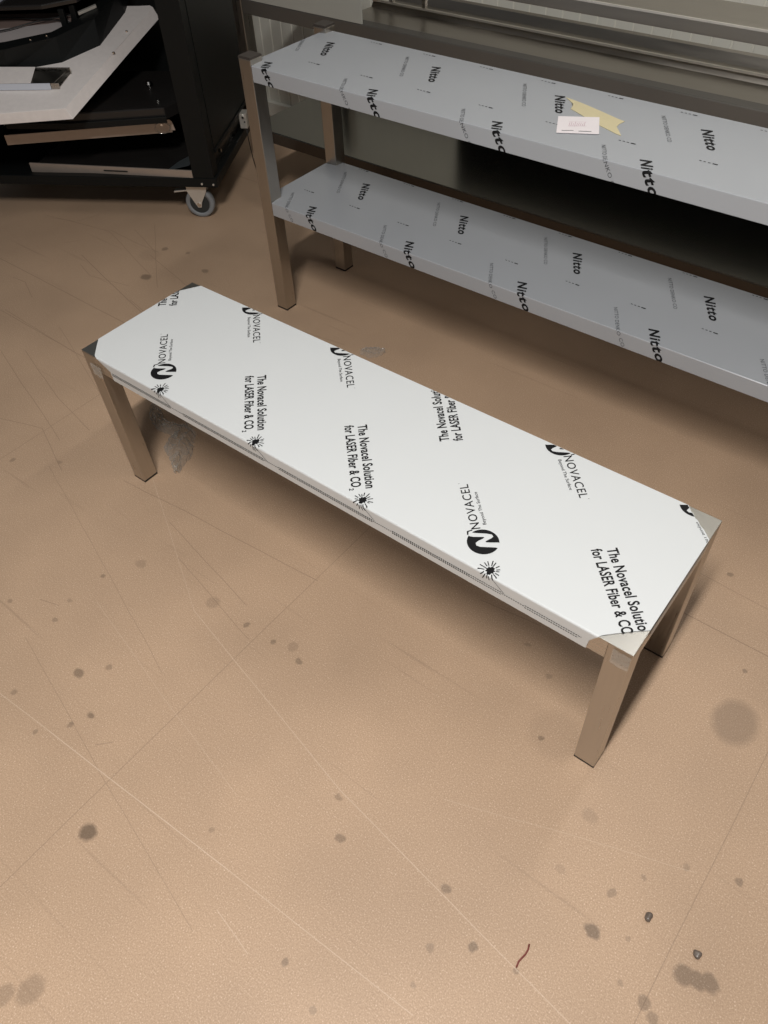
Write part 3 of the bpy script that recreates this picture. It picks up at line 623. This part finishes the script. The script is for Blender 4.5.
# casters
def caster(x, y):
    root = obj('caster', bx(x - .030, x + .030, y - .024, y + .024, .1185, .1248, bev=.001), M['galv'], K)
    f = bmesh.new()
    for sgn in (-1, 1):
        ys = y + sgn * .017
        pr_ = [(x - .036, .1185), (x + .040, .1185), (x + .034, .098), (x + .012, .060), (x + .006, .040), (x - .006, .040), (x - .014, .055), (x - .036, .100)]
        A_ = [f.verts.new((a, ys - .0012, b_)) for a, b_ in pr_]; B_ = [f.verts.new((a, ys + .0012, b_)) for a, b_ in pr_]
        f.faces.new(A_); f.faces.new(list(reversed(B_)))
        for i in range(8): f.faces.new((A_[i], A_[(i + 1) % 8], B_[(i + 1) % 8], B_[i]))
    obj('fork', f, M['galv'], root)
    br_ = bmesh.new(); box(br_, x - .086, x - .030, y - .014, y + .012, .098, .104, bev=.002)
    for v in br_.verts:
        if v.co.x < x - .05: v.co.z -= .006
    obj('brake_pedal', br_, M['galv'], root)
    wm = bmesh.new(); R0 = .052
    lathe(wm, [(R0 - .016, -.012), (R0 - .004, -.013), (R0, -.008), (R0, .008), (R0 - .004, .013), (R0 - .016, .012)], 40, 'Y', (x, y, .0521))
    wo = obj('tyre', wm, M['grey_rubber'], root, smooth=True)
    hm = bmesh.new(); lathe(hm, [(.006, -.010), (R0 - .016, -.010), (R0 - .016, .010), (.006, .010)], 32, 'Y', (x, y, .0521))
    obj('hub', hm, M['hub'], root)
    ax = bmesh.new(); cyl(ax, (x, y - .022, .0521), (x, y + .022, .0521), .007, n=14); obj('axle', ax, M['chrome'], root)
for x, y in ((-.090, .040), (-CW + .06, .040), (-.160, CD - .06), (-CW + .09, CD - .05)): caster(x, y)
# loose steel bar lying on the white board
def on_K(x, y): 
    c, s_ = math.cos(MA), math.sin(MA); return (PX + c * x - s_ * y, PY + s_ * x + c * y)
sb = thing('steel_channel', 'short steel channel in pale film on the white board of the black cabinet', 'metal bar')
def bar(P, h0, h1, m, nm, par):
    b_ = prism(bmesh.new(), P, .4295 + h0, .4295 + h1, bev=.001, zf=ZB)
    for v in b_.verts: v.co.x, v.co.y = on_K(v.co.x, v.co.y)
    return obj(nm, b_, m, par)
bar([(-.79, -.034), (-.458, -.026), (-.440, .048), (-.79, .048)], 0, .002, M['steel'], 'base_web', sb)
bar([(-.79, -.036), (-.452, -.028), (-.4525, -.025), (-.79, -.033)], .0022, .019, M['steel'], 'flange', sb)
bar([(-.79, .045), (-.436, .045), (-.436, .048), (-.79, .048)], .0022, .019, M['steel'], 'flange', sb)
bar([(-.79, -.036), (-.545, -.030), (-.555, .048), (-.79, .048)], .0195, .0205, M['board_white'], 'film_sleeve', sb)
bar([(-.79, -.0385), (-.480, -.0315), (-.480, -.0305), (-.79, -.0375)], .001, .0200, M['sleeve'], 'film_sleeve', sb)
bar([(-.545, -.030), (-.470, -.028), (-.445, .030), (-.552, .030)], .0165, .0180, M['steel_dull'], 'top_web', sb)

# ================================================================== SMALL LOOSE THINGS ON THE FLOOR
def crumple(name, outline, h, label, seed, zbase=.001, nu=26, nv=9):
    rr = random.Random(seed); bm = bmesh.new(); g = []
    for i in range(nu + 1):
        t = i / nu * (len(outline) - 1); k = min(int(t), len(outline) - 2); f = t - k
        a = outline[k]; c = outline[k + 1]; x = a[0] + (c[0] - a[0]) * f; y = a[1] + (c[1] - a[1]) * f; wd = a[2] + (c[2] - a[2]) * f
        d = Vector((c[0] - a[0], c[1] - a[1])).normalized(); n = Vector((-d.y, d.x)); row = []
        for j in range(nv + 1):
            v = (j / nv - .5) * 2; fold_ = math.sin(v * 7 + i * .5 + seed) * .35 + rr.uniform(-.5, .5)
            row.append(bm.verts.new((x + n.x * v * wd + rr.uniform(-.004, .004), y + n.y * v * wd + rr.uniform(-.004, .004), zbase + h * max(0, (.55 + .45 * fold_)) * (1 - abs(v) ** 3))))
        g.append(row)
    for i in range(nu):
        for j in range(nv): bm.faces.new((g[i][j], g[i + 1][j], g[i + 1][j + 1], g[i][j + 1]))
    return tag(obj(name, bm, M['clear']), label, 'plastic scrap')
crumple('plastic_scrap', [(-.155, .215, .006), (-.130, .195, .018), (-.09, .175, .016), (-.045, .180, .022), (-.005, .190, .030), (.015, .150, .038), (.055, .120, .028), (.075, .090, .012), (.092, .075, .004)], .034,
        'crumpled clear plastic film lying on the floor under the left end of the bench', 5, nu=40, nv=10)
crumple('plastic_scrap', [(.150, .735, .010), (.170, .745, .026), (.190, .760, .024), (.205, .775, .008)], .012,
        'small clear plastic scrap on the floor behind the long back edge of the bench', 9, nu=14, nv=8)
def pebble(x, y, r, label, seed):
    bm = bmesh.new(); bmesh.ops.create_icosphere(bm, subdivisions=3, radius=r); rr = random.Random(seed)
    ph = [rr.uniform(0, 6) for _ in range(3)]
    for v in bm.verts:
        k = 1 + .14 * math.sin(v.co.x / r * 3 + ph[0]) + .12 * math.sin(v.co.y / r * 4 + ph[1]); v.co *= k; v.co.z *= .72
    zm = min(v.co.z for v in bm.verts)
    for v in bm.verts: v.co += Vector((x, y, -zm))
    return tag(obj('pebble', bm, M['stone'], smooth=True), label, 'pebble')
pebble(1.466, -.163, .0066, 'small dark grey pebble on the floor, the one farther from the kidney shaped stain', 1)
pebble(1.548, -.167, .0062, 'small dark grey pebble on the floor just above the kidney shaped stain', 2)
rt = bmesh.new(); tube(rt, [(1.3385, -.350, .0016), (1.3370, -.341, .0018), (1.3385, -.333, .0020), (1.3400, -.326, .0018), (1.3400, -.318, .0018), (1.3375, -.310, .0016)], .0014, 7)
tag(obj('red_thread', rt, M['red_thread'], smooth=True), 'short dark red thread lying on the brown floor near the bottom edge', 'thread')
